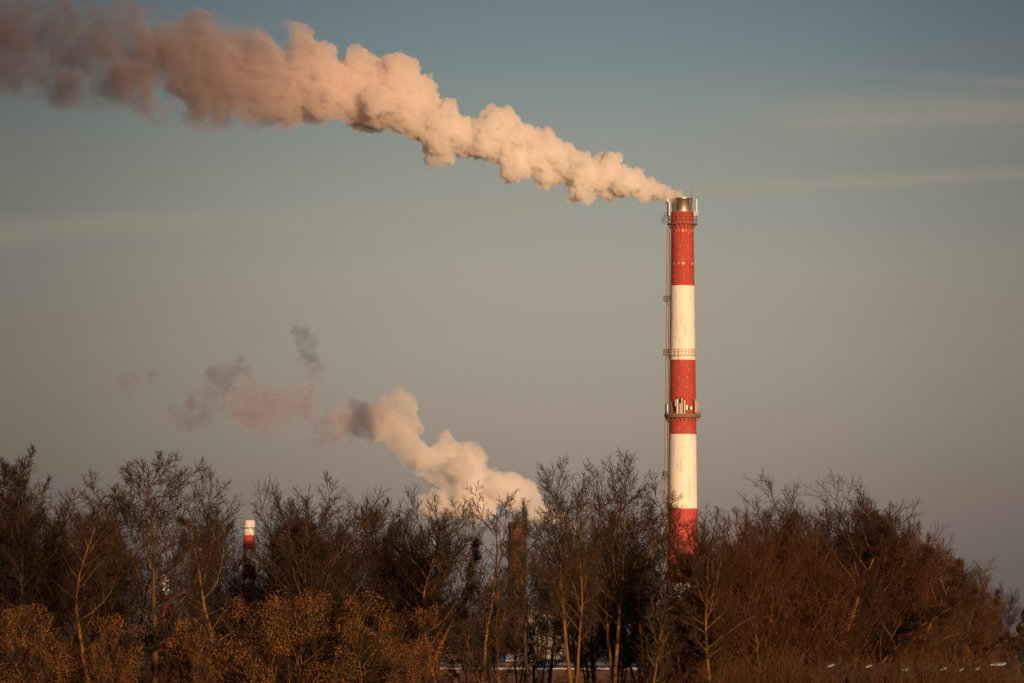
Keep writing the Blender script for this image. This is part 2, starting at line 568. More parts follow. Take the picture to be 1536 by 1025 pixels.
FRONT = [
    ('dark', -18, 690, 380, 1.0, 'bare tree cut in half by the left edge of the photo'),
    ('dark', 48, 662, 372, 1.0, 'tall dark-trunked bare tree with a spindly top, first full tree from the left'),
    ('slim', 138, 697, 378, 1.2, 'slender bare tree between the dark tall tree and the thick-trunked broad tree'),
    ('broad', 236, 674, 352, 1.0, 'broad bare tree with a thick orange-lit trunk rising over the gap between leafy bushes'),
    ('open', 345, 692, 366, 0.95, 'open-crowned bare tree immediately left of the striped chimney top glimpsed in the branches'),
    ('multi', 416, 708, 372, 0.8, 'multi-stemmed bare tree immediately right of the striped chimney top glimpsed in the branches'),
    ('multi', 378, 800, 384, 0.8, 'short bare tree hiding most of the slim striped chimney left of centre'),
    ('dense', 474, 703, 360, 1.0, 'dense bare tree with wriggling upswept limbs, first left of the drifting low steam'),
    ('multi', 562, 730, 372, 0.9, 'low multi-stemmed bare tree with its crown below the bend of the low steam plume'),
    ('dense', 614, 724, 366, 0.85, 'thicket-like bare tree under the lower left end of the bright low steam plume'),
    ('slim', 660, 735, 362, 1.2, 'bare tree with a straight lit trunk at the right edge of the leafy bushes'),
    ('sparse', 714, 716, 344, 1.0, 'sparse young bare tree with an orange-lit trunk standing against the bright low steam plume'),
    ('dark', 792, 744, 368, 0.8, 'dark-trunked bare tree standing just right of the brick chimney'),
    ('fan', 858, 679, 350, 0.9, 'tall bare tree with two lit trunks, first tall one right of the brick chimney'),
    ('fan', 922, 667, 362, 0.9, 'tallest bare tree in the middle of the wood, just left of the big chimney'),
    ('slim', 972, 699, 370, 1.1, 'slender bare tree whose twigs reach the ladder of the big striped chimney'),
    ('sparse', 1014, 770, 356, 0.9, 'bare tree whose branches cross the lowest red band of the big chimney'),
    ('open', 1072, 752, 346, 0.9, 'bare tree with an upright orange-lit trunk, first one right of the big chimney'),
    ('bushy', 1132, 752, 352, 0.8, 'wide-spreading brown bare tree second to the right of the big chimney'),
    ('round', 1160, 702, 372, 0.95, 'tall bare tree with a crooked top, left one of the two tallest right-hand trees'),
    ('round', 1244, 702, 366, 0.92, 'tall bare tree with a rounded top, right one of the two tallest right-hand trees'),
    ('dense', 1182, 722, 368, 0.95, 'dense dark-twigged bare tree just right of the tall tree with the crooked top'),
    ('dense', 1272, 722, 370, 0.95, 'dense dark-twigged bare tree just right of the tall tree with the rounded top'),
    ('bushy2', 1203, 750, 362, 0.95, 'bushy brown bare tree between the two tallest right-hand trees'),
    ('bushy', 1292, 746, 370, 0.95, 'bushy brown bare tree where the wood begins to slope down to the right'),
    ('bushy2', 1342, 768, 376, 0.95, 'bushy brown bare tree halfway down the sloping right end of the wood'),
    ('multi', 1402, 794, 392, 1.0, 'spiky bare tree standing out on the sloping right end of the wood'),
    ('bushy', 1432, 832, 412, 0.85, 'low bushy bare tree near the far right tip of the wood'),
    ('bushy2', 1462, 860, 440, 0.75, 'last but one bare tree at the right tip of the wood'),
    ('dense', 1487, 868, 470, 0.7, 'last thin hazy bare tree at the right tip of the wood'),
    ('sapling', 748, 850, 340, 1.0, 'forked bare sapling leaning right, beside the sparse young tree below the low steam plume'),
    ('sapling', 965, 860, 342, 1.0, 'forked bare sapling below the slender tree at the left of the big chimney'),
    ('birch', 683, 905, 520, 0.9, 'small white-barked birch behind the low snow-topped wall'),
]
for k, px, ty, d, wd, lab in FRONT:
    plant(T[k], px, ty, d, lab, 'birch' if k == 'birch' else ('sapling' if k == 'sapling' else 'tree'), 'bare trees along the front of the wood', wd)

# inner rows of the wood
rnd = random.Random(77)
def skyline(px):
    xs = [-80, 0, 100, 180, 300, 400, 500, 620, 700, 800, 900, 1000, 1060, 1130, 1200, 1280, 1350, 1410, 1470, 1510]
    ys = [705, 705, 735, 722, 742, 748, 752, 765, 795, 790, 740, 785, 785, 765, 738, 752, 798, 832, 872, 905]
    return float(np.interp(px, xs, ys))
for row, (d0, d1, n, drop) in enumerate(((386, 404, 25, -5), (408, 440, 23, 12), (450, 500, 20, 35))):
    for i in range(n):
        px = -60 + (i + rnd.uniform(0.15, 0.85)) * 1490 / n
        if 690 < px < 790 and row < 2 and rnd.random() < 0.6:
            continue
        ty = skyline(px) + drop + rnd.uniform(-12, 35)
        if 985 < px < 1062 or 735 < px < 800 or 352 < px < 400:
            ty = max(ty, 885 if px > 900 else 832)
        if 345 < px < 412 or 222 < px < 285:
            ty = max(ty, 862 if px > 300 else 905)
        k = rnd.choice(['back', 'back2', 'back', 'dark', 'multi']) if px < 1050 else rnd.choice(['back2', 'bushy', 'bushy2', 'dense'])
        plant(T[k], px, min(ty, 930), rnd.uniform(d0, d1), 'bare tree half hidden in the tangled inner rows of the wood', 'tree',
              'bare trees in the inner rows of the wood', rnd.uniform(0.8, 1.1), rnd=rnd)

SHRUBS = [
    (S1, -15, 905, 330, 1.0, 'leafy brown bush cut by the left edge of the photo'),
    (S2, 52, 900, 322, 1.0, 'leafy brown bush in front of the dark tall tree, second bush from the left edge'),
    (S1, 118, 915, 326, 1.0, 'leafy brown bush third from the left edge, next to the dark gap'),
    (S2, 166, 945, 318, 0.6, 'low leafy brown bush at the left rim of the dark gap between bushes'),
    (S2, 292, 935, 320, 0.65, 'low leafy brown bush at the right rim of the dark gap between bushes'),
    (S1, 345, 893, 328, 1.0, 'leafy brown bush below the striped chimney top glimpsed in the branches'),
    (S2, 410, 880, 322, 1.0, 'tallest leafy brown bush, below the multi-stemmed tree right of the glimpsed chimney'),
    (S1, 470, 885, 330, 1.0, 'leafy brown bush at the foot of the dense tree with wriggling limbs'),
    (S2, 535, 880, 324, 1.0, 'leafy brown bush second from the right end of the row of bushes'),
    (S1, 592, 900, 328, 0.9, 'leafy brown bush at the right end of the row of bushes'),
    (S2, 618, 960, 318, 0.6, 'small leafy brown bush at the left end of the low snow-topped wall'),
]
for p, px, ty, d, wd, lab in SHRUBS:
    plant(p, px, ty, d, lab, 'bush', 'bushes still carrying brown leaves', wd)


def undergrowth():
    rng = np.random.default_rng(301)
    parts = []
    n = 1500
    Y = rng.uniform(345, 470, n)
    px = rng.uniform(-60, 1500, n)
    X = (px - 768) / F * Y
    P = np.stack([X, Y, np.full(n, -0.2)], -1)
    D = unit(rng.normal(0, 0.28, (n, 3)) + np.array([0, 0, 1.0]))
    L = rng.uniform(2.2, 5.5, n) * np.where((px > 630) & (px < 970), 0.62, 1.0)
    Rr = rng.uniform(0.02, 0.05, n)
    pts, dirs = grow(P, D, L, 5, 0.12, 0.02, rng)
    parts.append(tubes(pts, lin(Rr, 0.35, 6), 3))
    P, D, l1, r1 = spawn(pts, dirs, L, Rr, 8, 0.15, 1.0, 50, 35, 0.4, 0.35, rng, lambda s: 1 - 0.4 * s)
    pts, dirs = grow(P, D, l1, 3, 0.18, 0.05, rng)
    parts.append(tubes(pts, lin(np.clip(r1 * .6, .014, .03), 0.5, 4), 3))
    P, D, l2, r2 = spawn(pts, dirs, l1, r1, 4, 0.2, 1.0, 50, 35, 0.55, 0.5, rng, lambda s: 1 - 0.3 * s)
    pts, dirs = grow(P, D, l2, 2, 0.18, 0.03, rng)
    parts.append(tubes(pts, lin(np.full(len(P), 0.012), 0.6, 3), 3))
    # a fringe of scrub in front of the right-hand trees
    n = 420
    Y = rng.uniform(326, 337, n)
    P = np.stack([(rng.uniform(1040, 1560, n) - 768) / F * Y, Y, np.full(n, -0.2)], -1)
    D = unit(rng.normal(0, 0.2, (n, 3)) + np.array([0, 0, 1.0]))
    L = rng.uniform(3.4, 4.9, n)
    Rr = rng.uniform(0.02, 0.04, n)
    pts, dirs = grow(P, D, L, 5, 0.1, 0.02, rng)
    parts.append(tubes(pts, lin(Rr, 0.35, 6), 3))
    P, D, l1, r1 = spawn(pts, dirs, L, Rr, 9, 0.25, 1.0, 45, 30, 0.32, 0.35, rng, lambda s: 1 - 0.4 * s)
    pts, dirs = grow(P, D, l1, 3, 0.16, 0.05, rng)
    parts.append(tubes(pts, lin(np.clip(r1 * .6, .01, .02), 0.5, 4), 3))
    P, D, l2, r2 = spawn(pts, dirs, l1, r1, 4, 0.2, 1.0, 50, 35, 0.5, 0.5, rng, lambda s: 1 - 0.3 * s)
    pts, dirs = grow(P, D, l2, 2, 0.18, 0.03, rng)
    parts.append(tubes(pts, lin(np.full(len(P), 0.009), 0.6, 3), 3))
    V, Q = join(parts)
    o = link('undergrowth', mesh_np('undergrowth', V, Q, mat=TWIG_BROWN))
    tag(o, 'tangle of low brown scrub along the floor of the wood', 'undergrowth', kind='stuff')


undergrowth()


def distant_wood():
    rng = np.random.default_rng(411)
    n = 420
    Y = rng.uniform(1150, 2300, n)
    px = rng.uniform(-150, 1690, n)
    keep = ~((Y < 1750) & (np.abs(px - 1024) < 60))
    Y, px = Y[keep], px[keep]
    n = len(Y)
    X = (px - 768) / F * Y
    H = rng.uniform(7, 14, n) * np.where(px > 1440, 0.55, 1.0)
    P = np.stack([X, Y, np.full(n, -0.3)], -1)
    D = unit(rng.normal(0, 0.08, (n, 3)) + np.array([0, 0, 1.0]))
    parts = []
    pts, dirs = grow(P, D, H, 6, 0.06, 0.03, rng)
    R0 = H * 0.012
    parts.append(tubes(pts, lin(R0, 0.2, 7), 4))
    P, D, l1, r1 = spawn(pts, dirs, H, R0, 16, 0.12, 0.98, 60, 35, 0.36, 0.2, rng, lambda s: 1 - 0.6 * s)
    pts, dirs = grow(P, D, l1, 4, 0.13, 0.06, rng)
    parts.append(tubes(pts, lin(np.maximum(r1 * .5, .04), 0.4, 5), 3))
    P, D, l2, r2 = spawn(pts, dirs, l1, r1, 9, 0.15, 1.0, 50, 32, 0.45, 0.4, rng, lambda s: 1 - 0.4 * s)
    pts, dirs = grow(P, D, l2, 2, 0.17, 0.05, rng)
    parts.append(tubes(pts, lin(np.full(len(P), 0.045), 0.5, 3), 3))
    V, Q = join(parts)
    o = link('distant_wood', mesh_np('distant_wood', V, Q, mat=TWIG))
    tag(o, 'far-off belt of bare woodland along the horizon', 'wood', kind='stuff')


distant_wood()


# ------------------------------------------------------------------ ground
def ground():
    m, t, out = mat_new('winter_field')
    b = t.n('ShaderNodeBsdfPrincipled')
    tc = t.n('ShaderNodeTexCoord')
    v = tc.outputs['Object']
    c = t.mix(t.noise(v, 0.15, 6, 0.65), (0.05, 0.034, 0.02), (0.11, 0.075, 0.045))
    sn = t.rng(t.noise(t.scaled(v, (1, 0.35, 1)), 0.02, 6, 0.6), 0.56, 0.62)
    c = t.mix(sn, c, (0.6, 0.62, 0.68))
    t.l(c, b.inputs['Base Color'])
    b.inputs['Roughness'].default_value = 0.95
    t.l(b.outputs[0], out.inputs[0])
    S = 9000
    n = 40
    xs = np.linspace(-S, S, n)
    ys = np.linspace(-1500, 14000, n)
    gx, gy = np.meshgrid(xs, ys)
    V = np.stack([gx.ravel(), gy.ravel(), np.zeros(n * n)], -1)
    i = np.arange(n * n).reshape(n, n)
    Q = np.stack([i[:-1, :-1], i[:-1, 1:], i[1:, 1:], i[1:, :-1]], -1).reshape(-1, 4)
    tag(link('ground', mesh_np('ground', V, Q, mat=m)), kind='structure')


ground()


# ------------------------------------------------------------------ the big chimney
CH_D = 1470.0
CH_X = at(1024.3, 900, CH_D).x
def chz(py):
    return at(1024, py, CH_D).z
M = CH_D / F                        # metres per photo pixel there


def mat_stripes(name, z_edges, base_first_red, streaks=True, red=(0.40, 0.058, 0.045), white=(0.80, 0.76, 0.68)):
    m, t, out = mat_new(name)
    b = t.n('ShaderNodeBsdfPrincipled')
    tc = t.n('ShaderNodeTexCoord')
    v = tc.outputs['Object']
    sep = t.n('ShaderNodeSeparateXYZ')
    t.l(v, sep.inputs[0])
    ang = t.m('ARCTAN2', sep.outputs[1], sep.outputs[0])
    cv = t.n('ShaderNodeCombineXYZ')
    t.put(cv.inputs[0], t.m('MULTIPLY', ang, 4.0))
    t.put(cv.inputs[1], sep.outputs[2])
    uv = cv.outputs[0]
    z = t.m('ADD', sep.outputs[2], t.m('MULTIPLY', t.m('SUBTRACT', t.noise(uv, 2.0, 4, 0.6), 0.5), 0.18))
    step = (z_edges[0] - z_edges[-1]) / (len(z_edges) - 1)
    k = t.m('FLOOR', t.m('DIVIDE', t.m('SUBTRACT', z_edges[0], z), step))
    par = t.m('ABSOLUTE', t.m('MODULO', k, 2.0))
    isw = par if base_first_red else t.m('SUBTRACT', 1.0, par)
    # weathered red: faded patches and vertical runs
    run = t.noise(t.scaled(uv, (1.0, 0.05, 1)), 3.0, 5, 0.7)
    blot = t.noise(uv, 0.35, 5, 0.65)
    r = t.mix(t.rng(run, 0.3, 0.7), tuple(c * 0.72 for c in red), tuple(c * 1.12 for c in red))
    r = t.mix(t.rng(sep.outputs[2], z_edges[4] - 0.1, z_edges[4], 0.6, 0.0), r, (0.47, 0.065, 0.075))
    r = t.mix(t.rng(blot, 0.45, 0.75, 0, 0.5), r, (red[0] * 0.95, red[1] * 1.9, red[2] * 1.7))
    peel = t.m('MULTIPLY', t.rng(t.noise(t.scaled(uv, (1, 0.35, 1)), 2.6, 4, 0.6), 0.63, 0.68), 0.8)
    r = t.mix(peel, r, (0.6, 0.45, 0.36))
    w = t.mix(t.rng(run, 0.4, 0.8), white, tuple(c * 0.9 for c in white))
    rust = t.m('MULTIPLY', t.rng(t.noise(t.scaled(uv, (1, 0.07, 1)), 1.9, 5, 0.65), 0.55, 0.64), t.rng(t.noise(uv, 0.16, 2), 0.40, 0.55))
    w = t.mix(t.m('MULTIPLY', rust, 0.7), w, (0.28, 0.15, 0.08))
    # joints of the shaft every lift
    jz = t.m('ABSOLUTE', t.m('SUBTRACT', t.m('FRACT', t.m('DIVIDE', sep.outputs[2], 4.83)), 0.5))
    jn = t.m('MULTIPLY', t.rng(jz, 0.494, 0.499), t.rng(t.noise(uv, 0.6, 3), 0.45, 0.6, 0, 0.6))
    w = t.mix(jn, w, (0.4, 0.25, 0.15))
    c = t.mix(isw, r, w)
    # paint gone in short rows below the galleries
    if streaks:
        for zz in streaks:
            row = t.m('LESS_THAN', t.m('ABSOLUTE', t.m('SUBTRACT', sep.outputs[2], zz)), 0.33)
            dots = t.rng(t.noise(t.scaled(uv, (1, 0.02, 1)), 1.7, 3, 0.7), 0.55, 0.6)
            c = t.mix(t.m('MULTIPLY', t.m('MULTIPLY', row, dots), 0.75), c, (0.75, 0.6, 0.48))
    t.l(c, b.inputs['Base Color'])
    b.inputs['Roughness'].default_value = 0.75
    b.inputs['Specular IOR Level'].default_value = 0.25
    t.l(b.outputs[0], out.inputs[0])
    return m


def mat_flue():
    m, t, out = mat_new('steel_lining')
    b = t.n('ShaderNodeBsdfPrincipled')
    tc = t.n('ShaderNodeTexCoord')
    nz = t.noise(t.scaled(tc.outputs['Object'], (1, 1, 0.08)), 2.5, 4, 0.6)
    t.l(t.mix(nz, (0.86, 0.74, 0.58), (0.97, 0.90, 0.78)), b.inputs['Base Color'])
    b.inputs['Metallic'].default_value = 1.0
    t.put(b.inputs['Roughness'], t.rng(nz, 0.3, 0.7, 0.30, 0.45))
    t.l(b.outputs[0], out.inputs[0])
    return m


def big_chimney():
    root = empty('striped_chimney', (CH_X, CH_D, 0))
    tag(root, 'tall red and white banded factory chimney with antenna galleries and a smoking steel mouth', 'chimney')
    zt = chz(318)
    edges = [chz(y) for y in (318, 427, 539, 651, 763, 875)]
    pa = chz(763)
    ra, rt = 22.0 * M, 16.8 * M
    slope = (ra - rt) / (zt - pa)
    def rad(z):
        return rt + (zt - z) * slope
    mat = mat_stripes('striped_paint', edges, True, [chz(347), chz(396)])
    sh = MB().lathe([(rad(-1), -1), (rad(0), 0)] + [(rad(z), z) for z in np.linspace(4, zt, 30)] + [(rt - 0.35, zt), (rt - 0.35, zt - 2)], 72)
    sh.build('shaft', mat, root, True)
    # steel flue
    zf = chz(297.5)
    rf = 15.2 * M
    fl = MB().lathe([(rf, zt - 1.5), (rf, zf - 0.25), (rf + 0.09, zf - 0.2), (rf + 0.09, zf), (rf - 0.12, zf), (rf - 0.12, zt - 1.5)], 64)
    f = fl.build('steel_flue', mat_flue(), root, True)
    MB().bar((rf * 0.86, -rf * 0.45, zf - 1.0), (rf * 0.86, -rf * 0.45, zf + 2.1), 0.05).build('lightning_rod', DARK_STEEL, root)

    def gallery(z, width, nb, rail_h, deck_t=0.22, a0=0.0, a1=2 * math.pi, mat_d=RUST):
        r0 = rad(z) + 0.04
        r1 = r0 + width
        g = MB().ring(r0, r1, z, z + deck_t, 56, a0, a1).build('gallery', mat_d, root)
        rl = MB()
        for zz in (rail_h, rail_h * 0.55):
            rl.ring(r1 - 0.09, r1 - 0.02, z + deck_t + zz - 0.035, z + deck_t + zz + 0.035, 56, a0, a1)
        for i in range(nb):
            a = a0 + (a1 - a0) * i / nb
            rl.box(((r1 - 0.05) * math.cos(a), (r1 - 0.05) * math.sin(a), z + deck_t + rail_h / 2), (0.08, 0.08, rail_h), a)
        rl.build('railing', mat_d, g)
        for i in range(nb):
            a = a0 + (a1 - a0) * (i + 0.5) / nb
            ca, sa = math.cos(a), math.sin(a)
            MB().bar((r0 * ca, r0 * sa, z - width * 1.1), ((r1 - 0.1) * ca, (r1 - 0.1) * sa, z - 0.03), 0.07, 5).build('bracket', mat_d, g)
        return r1
    # top gallery with tall panel antennas beside the steel mouth
    z = chz(337)
    r1 = gallery(z, 0.95, 20, 1.9)
    for a, zc, h in ((R(184), chz(312), 4.9), (R(192), chz(308), 2.2), (R(205), chz(314), 3.6), (R(-3), chz(312), 2.9), (R(-12), chz(309), 3.4), (R(8), chz(316), 2.4), (R(-35), chz(322), 1.2), (R(150), chz(314), 3.4), (R(60), chz(314), 3.0), (R(100), chz(314), 3.0)):
        x, y = (r1 - 0.12) * math.cos(a), (r1 - 0.12) * math.sin(a)
        an = MB().box((x, y, zc), (0.30, 0.42, h), a).build('antenna', PALE, root)
        MB().bar((x * 0.96, y * 0.96, z + 0.2), (x * 0.96, y * 0.96, zc + h * 0.35), 0.06).build('mounting_pole', GALV, an)
    # dark dipoles sticking out on the left of the top gallery
    for a, dz, ln in ((R(187), 1.6, 1.5), (R(200), 2.3, 1.1), (R(176), 0.7, 1.3)):
        d = MB()
        ca, sa = math.cos(a), math.sin(a)
        d.bar((r1 * ca, r1 * sa, z + dz), ((r1 + ln) * ca, (r1 + ln) * sa, z + dz), 0.05)
        for q in (0.45, 0.75, 1.0):
            d.bar(((r1 + ln * q) * ca, (r1 + ln * q) * sa, z + dz - 0.8), ((r1 + ln * q) * ca, (r1 + ln * q) * sa, z + dz + 0.8), 0.04)
        d.build('dipole_antenna', DARK_STEEL, root)
    # thin inspection gallery
    gallery(chz(534), 0.32, 18, 1.5, 0.12, R(120), R(385), TAN)
    # main antenna gallery
    z = chz(627)
    r1 = gallery(z, 1.05, 24, 1.15, 0.3)
    MB().ring(r1 + 0.02, r1 + 0.1, z + 0.35, z + 0.9, 56).build('toe_plate', RUST, root)
    rr = random.Random(9)
    for px, top, h, w in ((1001, 606, 3.0, .34), (1007, 603, 3.6, .36), (1013, 601, 1.6, .3), (1016, 600, 4.0, .40), (1020, 606, 3.1, .34),
                          (1022.5, 599, 4.2, .38), (1026.5, 602, 3.6, .40), (1030, 609, 1.2, .5), (1036, 611, .8, .6), (1043, 600, 3.4, .3), (1047, 602, 3.0, .36)):
        u = max(-0.995, min(0.995, (px - 1024.3) * M / (r1 - 0.1)))
        a = -math.acos(u)
        x, y = (r1 - 0.1) * math.cos(a), (r1 - 0.1) * math.sin(a)
        zc = chz(top) - h / 2
        an = MB().box((x, y, zc), (0.26, w, h), a).build('antenna', rr.choice((ANTENNA, ANTENNA, RUST, PALE)), root)
        MB().bar((x * 0.955, y * 0.955, z + 0.3), (x * 0.955, y * 0.955, zc + h / 2 + rr.uniform(0.1, 0.9)), 0.06).build('mounting_pole', DARK_STEEL, an)
    for a in (40, 75, 110, 150):
        x, y = (r1 - .1) * math.cos(R(a)), (r1 - .1) * math.sin(R(a))
        an = MB().box((x, y, z + 2.6), (0.26, .36, 3.2), R(a)).build('antenna', PALE, root)
        MB().bar((x * .955, y * .955, z + .3), (x * .955, y * .955, z + 4.4), 0.06).build('mounting_pole', DARK_STEEL, an)
    # caged ladder down the left side
    a = R(188)
    ca, sa = math.cos(a), math.sin(a)
    lad = MB()
    z0, z1 = 1.0, chz(340)
    for off in (-0.3, 0.3):
        p0 = Vector(((rad(z0) + 0.35) * ca - off * sa, (rad(z0) + 0.35) * sa + off * ca, z0))
        p1 = Vector(((rad(z1) + 0.35) * ca - off * sa, (rad(z1) + 0.35) * sa + off * ca, z1))
        lad.bar(p0, p1, 0.06, 5)
    zz = z0
    while zz < z1:
        r = rad(zz) + 0.35
        lad.bar((r * ca + 0.3 * sa, r * sa - 0.3 * ca, zz), (r * ca - 0.3 * sa, r * sa + 0.3 * ca, zz), 0.03, 4)
        zz += 0.6
    lo = lad.build('ladder', DARK_STEEL, root)
    cage = MB()
    for off, out_ in ((-0.42, 0.4), (-0.25, 0.68), (0.0, 0.72), (0.25, 0.68), (0.42, 0.4)):
        p0 = Vector(((rad(z0 + 3) + .3 + out_) * ca - off * sa, (rad(z0 + 3) + .3 + out_) * sa + off * ca, z0 + 3))
        p1 = Vector(((rad(z1) + .3 + out_) * ca - off * sa, (rad(z1) + .3 + out_) * sa + off * ca, z1))
        cage.bar(p0, p1, 0.055, 4)
    zz = z0 + 3
    while zz < z1:
        r = rad(zz) + 0.35
        hoop = [(0.0, -0.42), (0.4, -0.42), (0.66, -0.25), (0.66, 0.25), (0.4, 0.42), (0.0, 0.42)]
        P = [Vector(((r + o) * ca - w * sa, (r + o) * sa + w * ca, zz)) for o, w in hoop]
        for p, q in zip(P, P[1:]):
            cage.bar(p, q, 0.045, 4)
        zz += 0.9
    cage.build('safety_cage', TAN, lo)
    # cable runs beside the ladder
    cb = MB()
    for k in range(3):
        a2 = R(196 + 3 * k)
        cb.bar((rad(1) * 1.02 * math.cos(a2), rad(1) * 1.02 * math.sin(a2), 1), (rad(z1) * 1.02 * math.cos(a2), rad(z1) * 1.02 * math.sin(a2), z1), 0.09, 5)
    cb.build('cable_run', DARK_STEEL, root)
    # ladder landings
    for py, w in ((452, 1.9), (532, 2.0), (718, 1.9)):
        z = chz(py)
        r = rad(z)
        b = MB()
        c = ((r + 0.8) * ca, (r + 0.8) * sa, z)
        b.box(c, (1.7, 1.8, 0.16), a)
        for sx in (-0.8, 0, 0.8):
            for sy in (-0.85, 0.85):
                b.bar((c[0] + sx * ca - sy * sa, c[1] + sx * sa + sy * ca, z), (c[0] + sx * ca - sy * sa, c[1] + sx * sa + sy * ca, z + 1.3), 0.05, 4)
        for hz in (0.65, 1.25):
            for p, q in (((-0.8, -0.85), (0.8, -0.85)), ((0.8, -0.85), (0.8, 0.85)), ((0.8, 0.85), (-0.8, 0.85))):
                b.bar((c[0] + p[0] * ca - p[1] * sa, c[1] + p[0] * sa + p[1] * ca, z + hz), (c[0] + q[0] * ca - q[1] * sa, c[1] + q[0] * sa + q[1] * ca, z + hz), 0.05, 4)
        b.bar((r * ca, r * sa, z - 1.3), ((r + 1.4) * ca, (r + 1.4) * sa, z), 0.07, 5)
        b.build('landing', DARK_STEEL, root)
    a = R(196)
    r = rad(chz(712)) + 1.1
    MB().box((r * math.cos(a), r * math.sin(a), chz(711)), (0.9, 0.8, 1.3), a).build('equipment_box', DARK_STEEL, root)
    return zf, rf


ZF, RF = big_chimney()


def small_striped(px, topy, dist, wpx, band_px, first_red, label):
    mpp = dist / F
    p = at(px, topy, dist)
    root = empty('striped_chimney', (p.x, dist, 0))
    tag(root, label, 'chimney')
    edges = [p.z - band_px * mpp * i for i in range(8)]
    mat = mat_stripes('banded_paint', edges, first_red, None)
    r = wpx * mpp / 2
    MB().lathe([(r * 1.35, -1), (r * 1.3, 0), (r, p.z), (r - 0.3, p.z), (r - 0.3, p.z - 2)], 40).build('shaft', mat, root, True)
    MB().ring(r + 0.02, r + 0.8, p.z - 2.6, p.z - 2.4, 32).build('gallery', DARK_STEEL, root)


small_striped(374, 781, 1922, 17, 22, False, 'slim red and white chimney whose white top shows through the branches left of centre')
small_striped(247, 862, 1950, 13, 30, False, 'short slim red and white chimney low behind the thick-trunked broad tree')


def mat_brick():
    m, t, out = mat_new('sooty_brick')
    b = t.n('ShaderNodeBsdfPrincipled')
    tc = t.n('ShaderNodeTexCoord')
    v = tc.outputs['Object']
    c = t.mix(t.rng(t.noise(v, 0.5, 5, 0.65), 0.3, 0.7), (0.085, 0.038, 0.024), (0.17, 0.08, 0.048))
    c = t.mix(t.rng(t.noise(t.scaled(v, (1, 1, 0.15)), 0.9, 4), 0.5, 0.7, 0, 0.6), c, (0.06, 0.045, 0.04))
    t.l(c, b.inputs['Base Color'])
    b.inputs['Roughness'].default_value = 0.9
    t.l(b.outputs[0], out.inputs[0])
    return m


BRICK = mat_brick()


def brick_chimney():
    d = 1180.0
    mpp = d / F
    p = at(775, 783, d)
    root = empty('brick_chimney', (p.x, d, 0))
    tag(root, 'dark red-brown brick chimney with a flat top standing behind the trees left of centre', 'chimney')
    r = 12.0 * mpp
    z = p.z
    MB().lathe([(r * 1.3, -1), (r * 1.28, 0), (r * 1.0, z - 1.6), (r * 1.06, z - 1.5), (r * 1.06, z), (r * 0.75, z), (r * 0.75, z - 2)], 40).build('shaft', BRICK, root, True)
    b = MB()
    for k in range(5):
        zz = z - 1.2 - k * 3.2
        rr = r * (1.075 if k == 0 else 1.0 + 0.28 * (z - zz) / z + 0.012)
        b.ring(rr, rr + 0.06, zz - 0.12, zz + 0.12, 40)
    b.build('iron_band', DARK_STEEL, root)
    MB().box((-r * 1.25, -0.3, z - 4.6), (0.9, 0.9, 1.1)).bar((-r * 0.9, -0.3, z - 5.2), (-r * 1.3, -0.3, z - 4.9), 0.08).build('lamp_bracket', DARK_STEEL, root)


brick_chimney()

# slim mast
p = at(745, 770, 900)
mast = empty('mast', (p.x, 900, 0))
tag(mast, 'thin dark mast standing left of the brick chimney', 'mast')
MB().bar((0, 0, -0.5), (0, 0, p.z), 0.16, 8, 0.07).build('pole', DARK_STEEL, mast)
MB().box((0, 0, 0.25), (0.9, 0.9, 0.5)).build('footing', CONCRETE, mast)


PLANK = mat_plain('dark_planks', (0.03, 0.017, 0.011), 0.95, 0, 0.4, 2.0)
OLDWALL = mat_plain('dark_old_brick', (0.055, 0.026, 0.018), 0.9, 0, 0.4, 0.8)


# low wall with snow on its top
def low_wall():
    d = 560
    p0, p1 = at(636, 1001, d), at(965, 1001, d)
    root = empty('low_wall', ((p0.x + p1.x) / 2, d, 0))
    tag(root, 'long low red-brown wall with a strip of snow along its top, seen between the trunks', 'wall')
    L = p1.x - p0.x
    h = p0.z
    MB().box((0, 0, h / 2 - 0.25), (L, 0.4, h + 0.1)).build('brickwork', OLDWALL, root)
    b = MB()
    rr = random.Random(4)
    n = 30
    for i in range(n):
        b.box((-L / 2 + (i + 0.5) * L / n, 0, h - 0.15 + rr.uniform(-0.02, 0.03)), (L / n + 0.02, 0.5 + rr.uniform(-.08, .05), 0.16 + rr.uniform(-.04, .06)))
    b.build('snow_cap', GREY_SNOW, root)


low_wall()


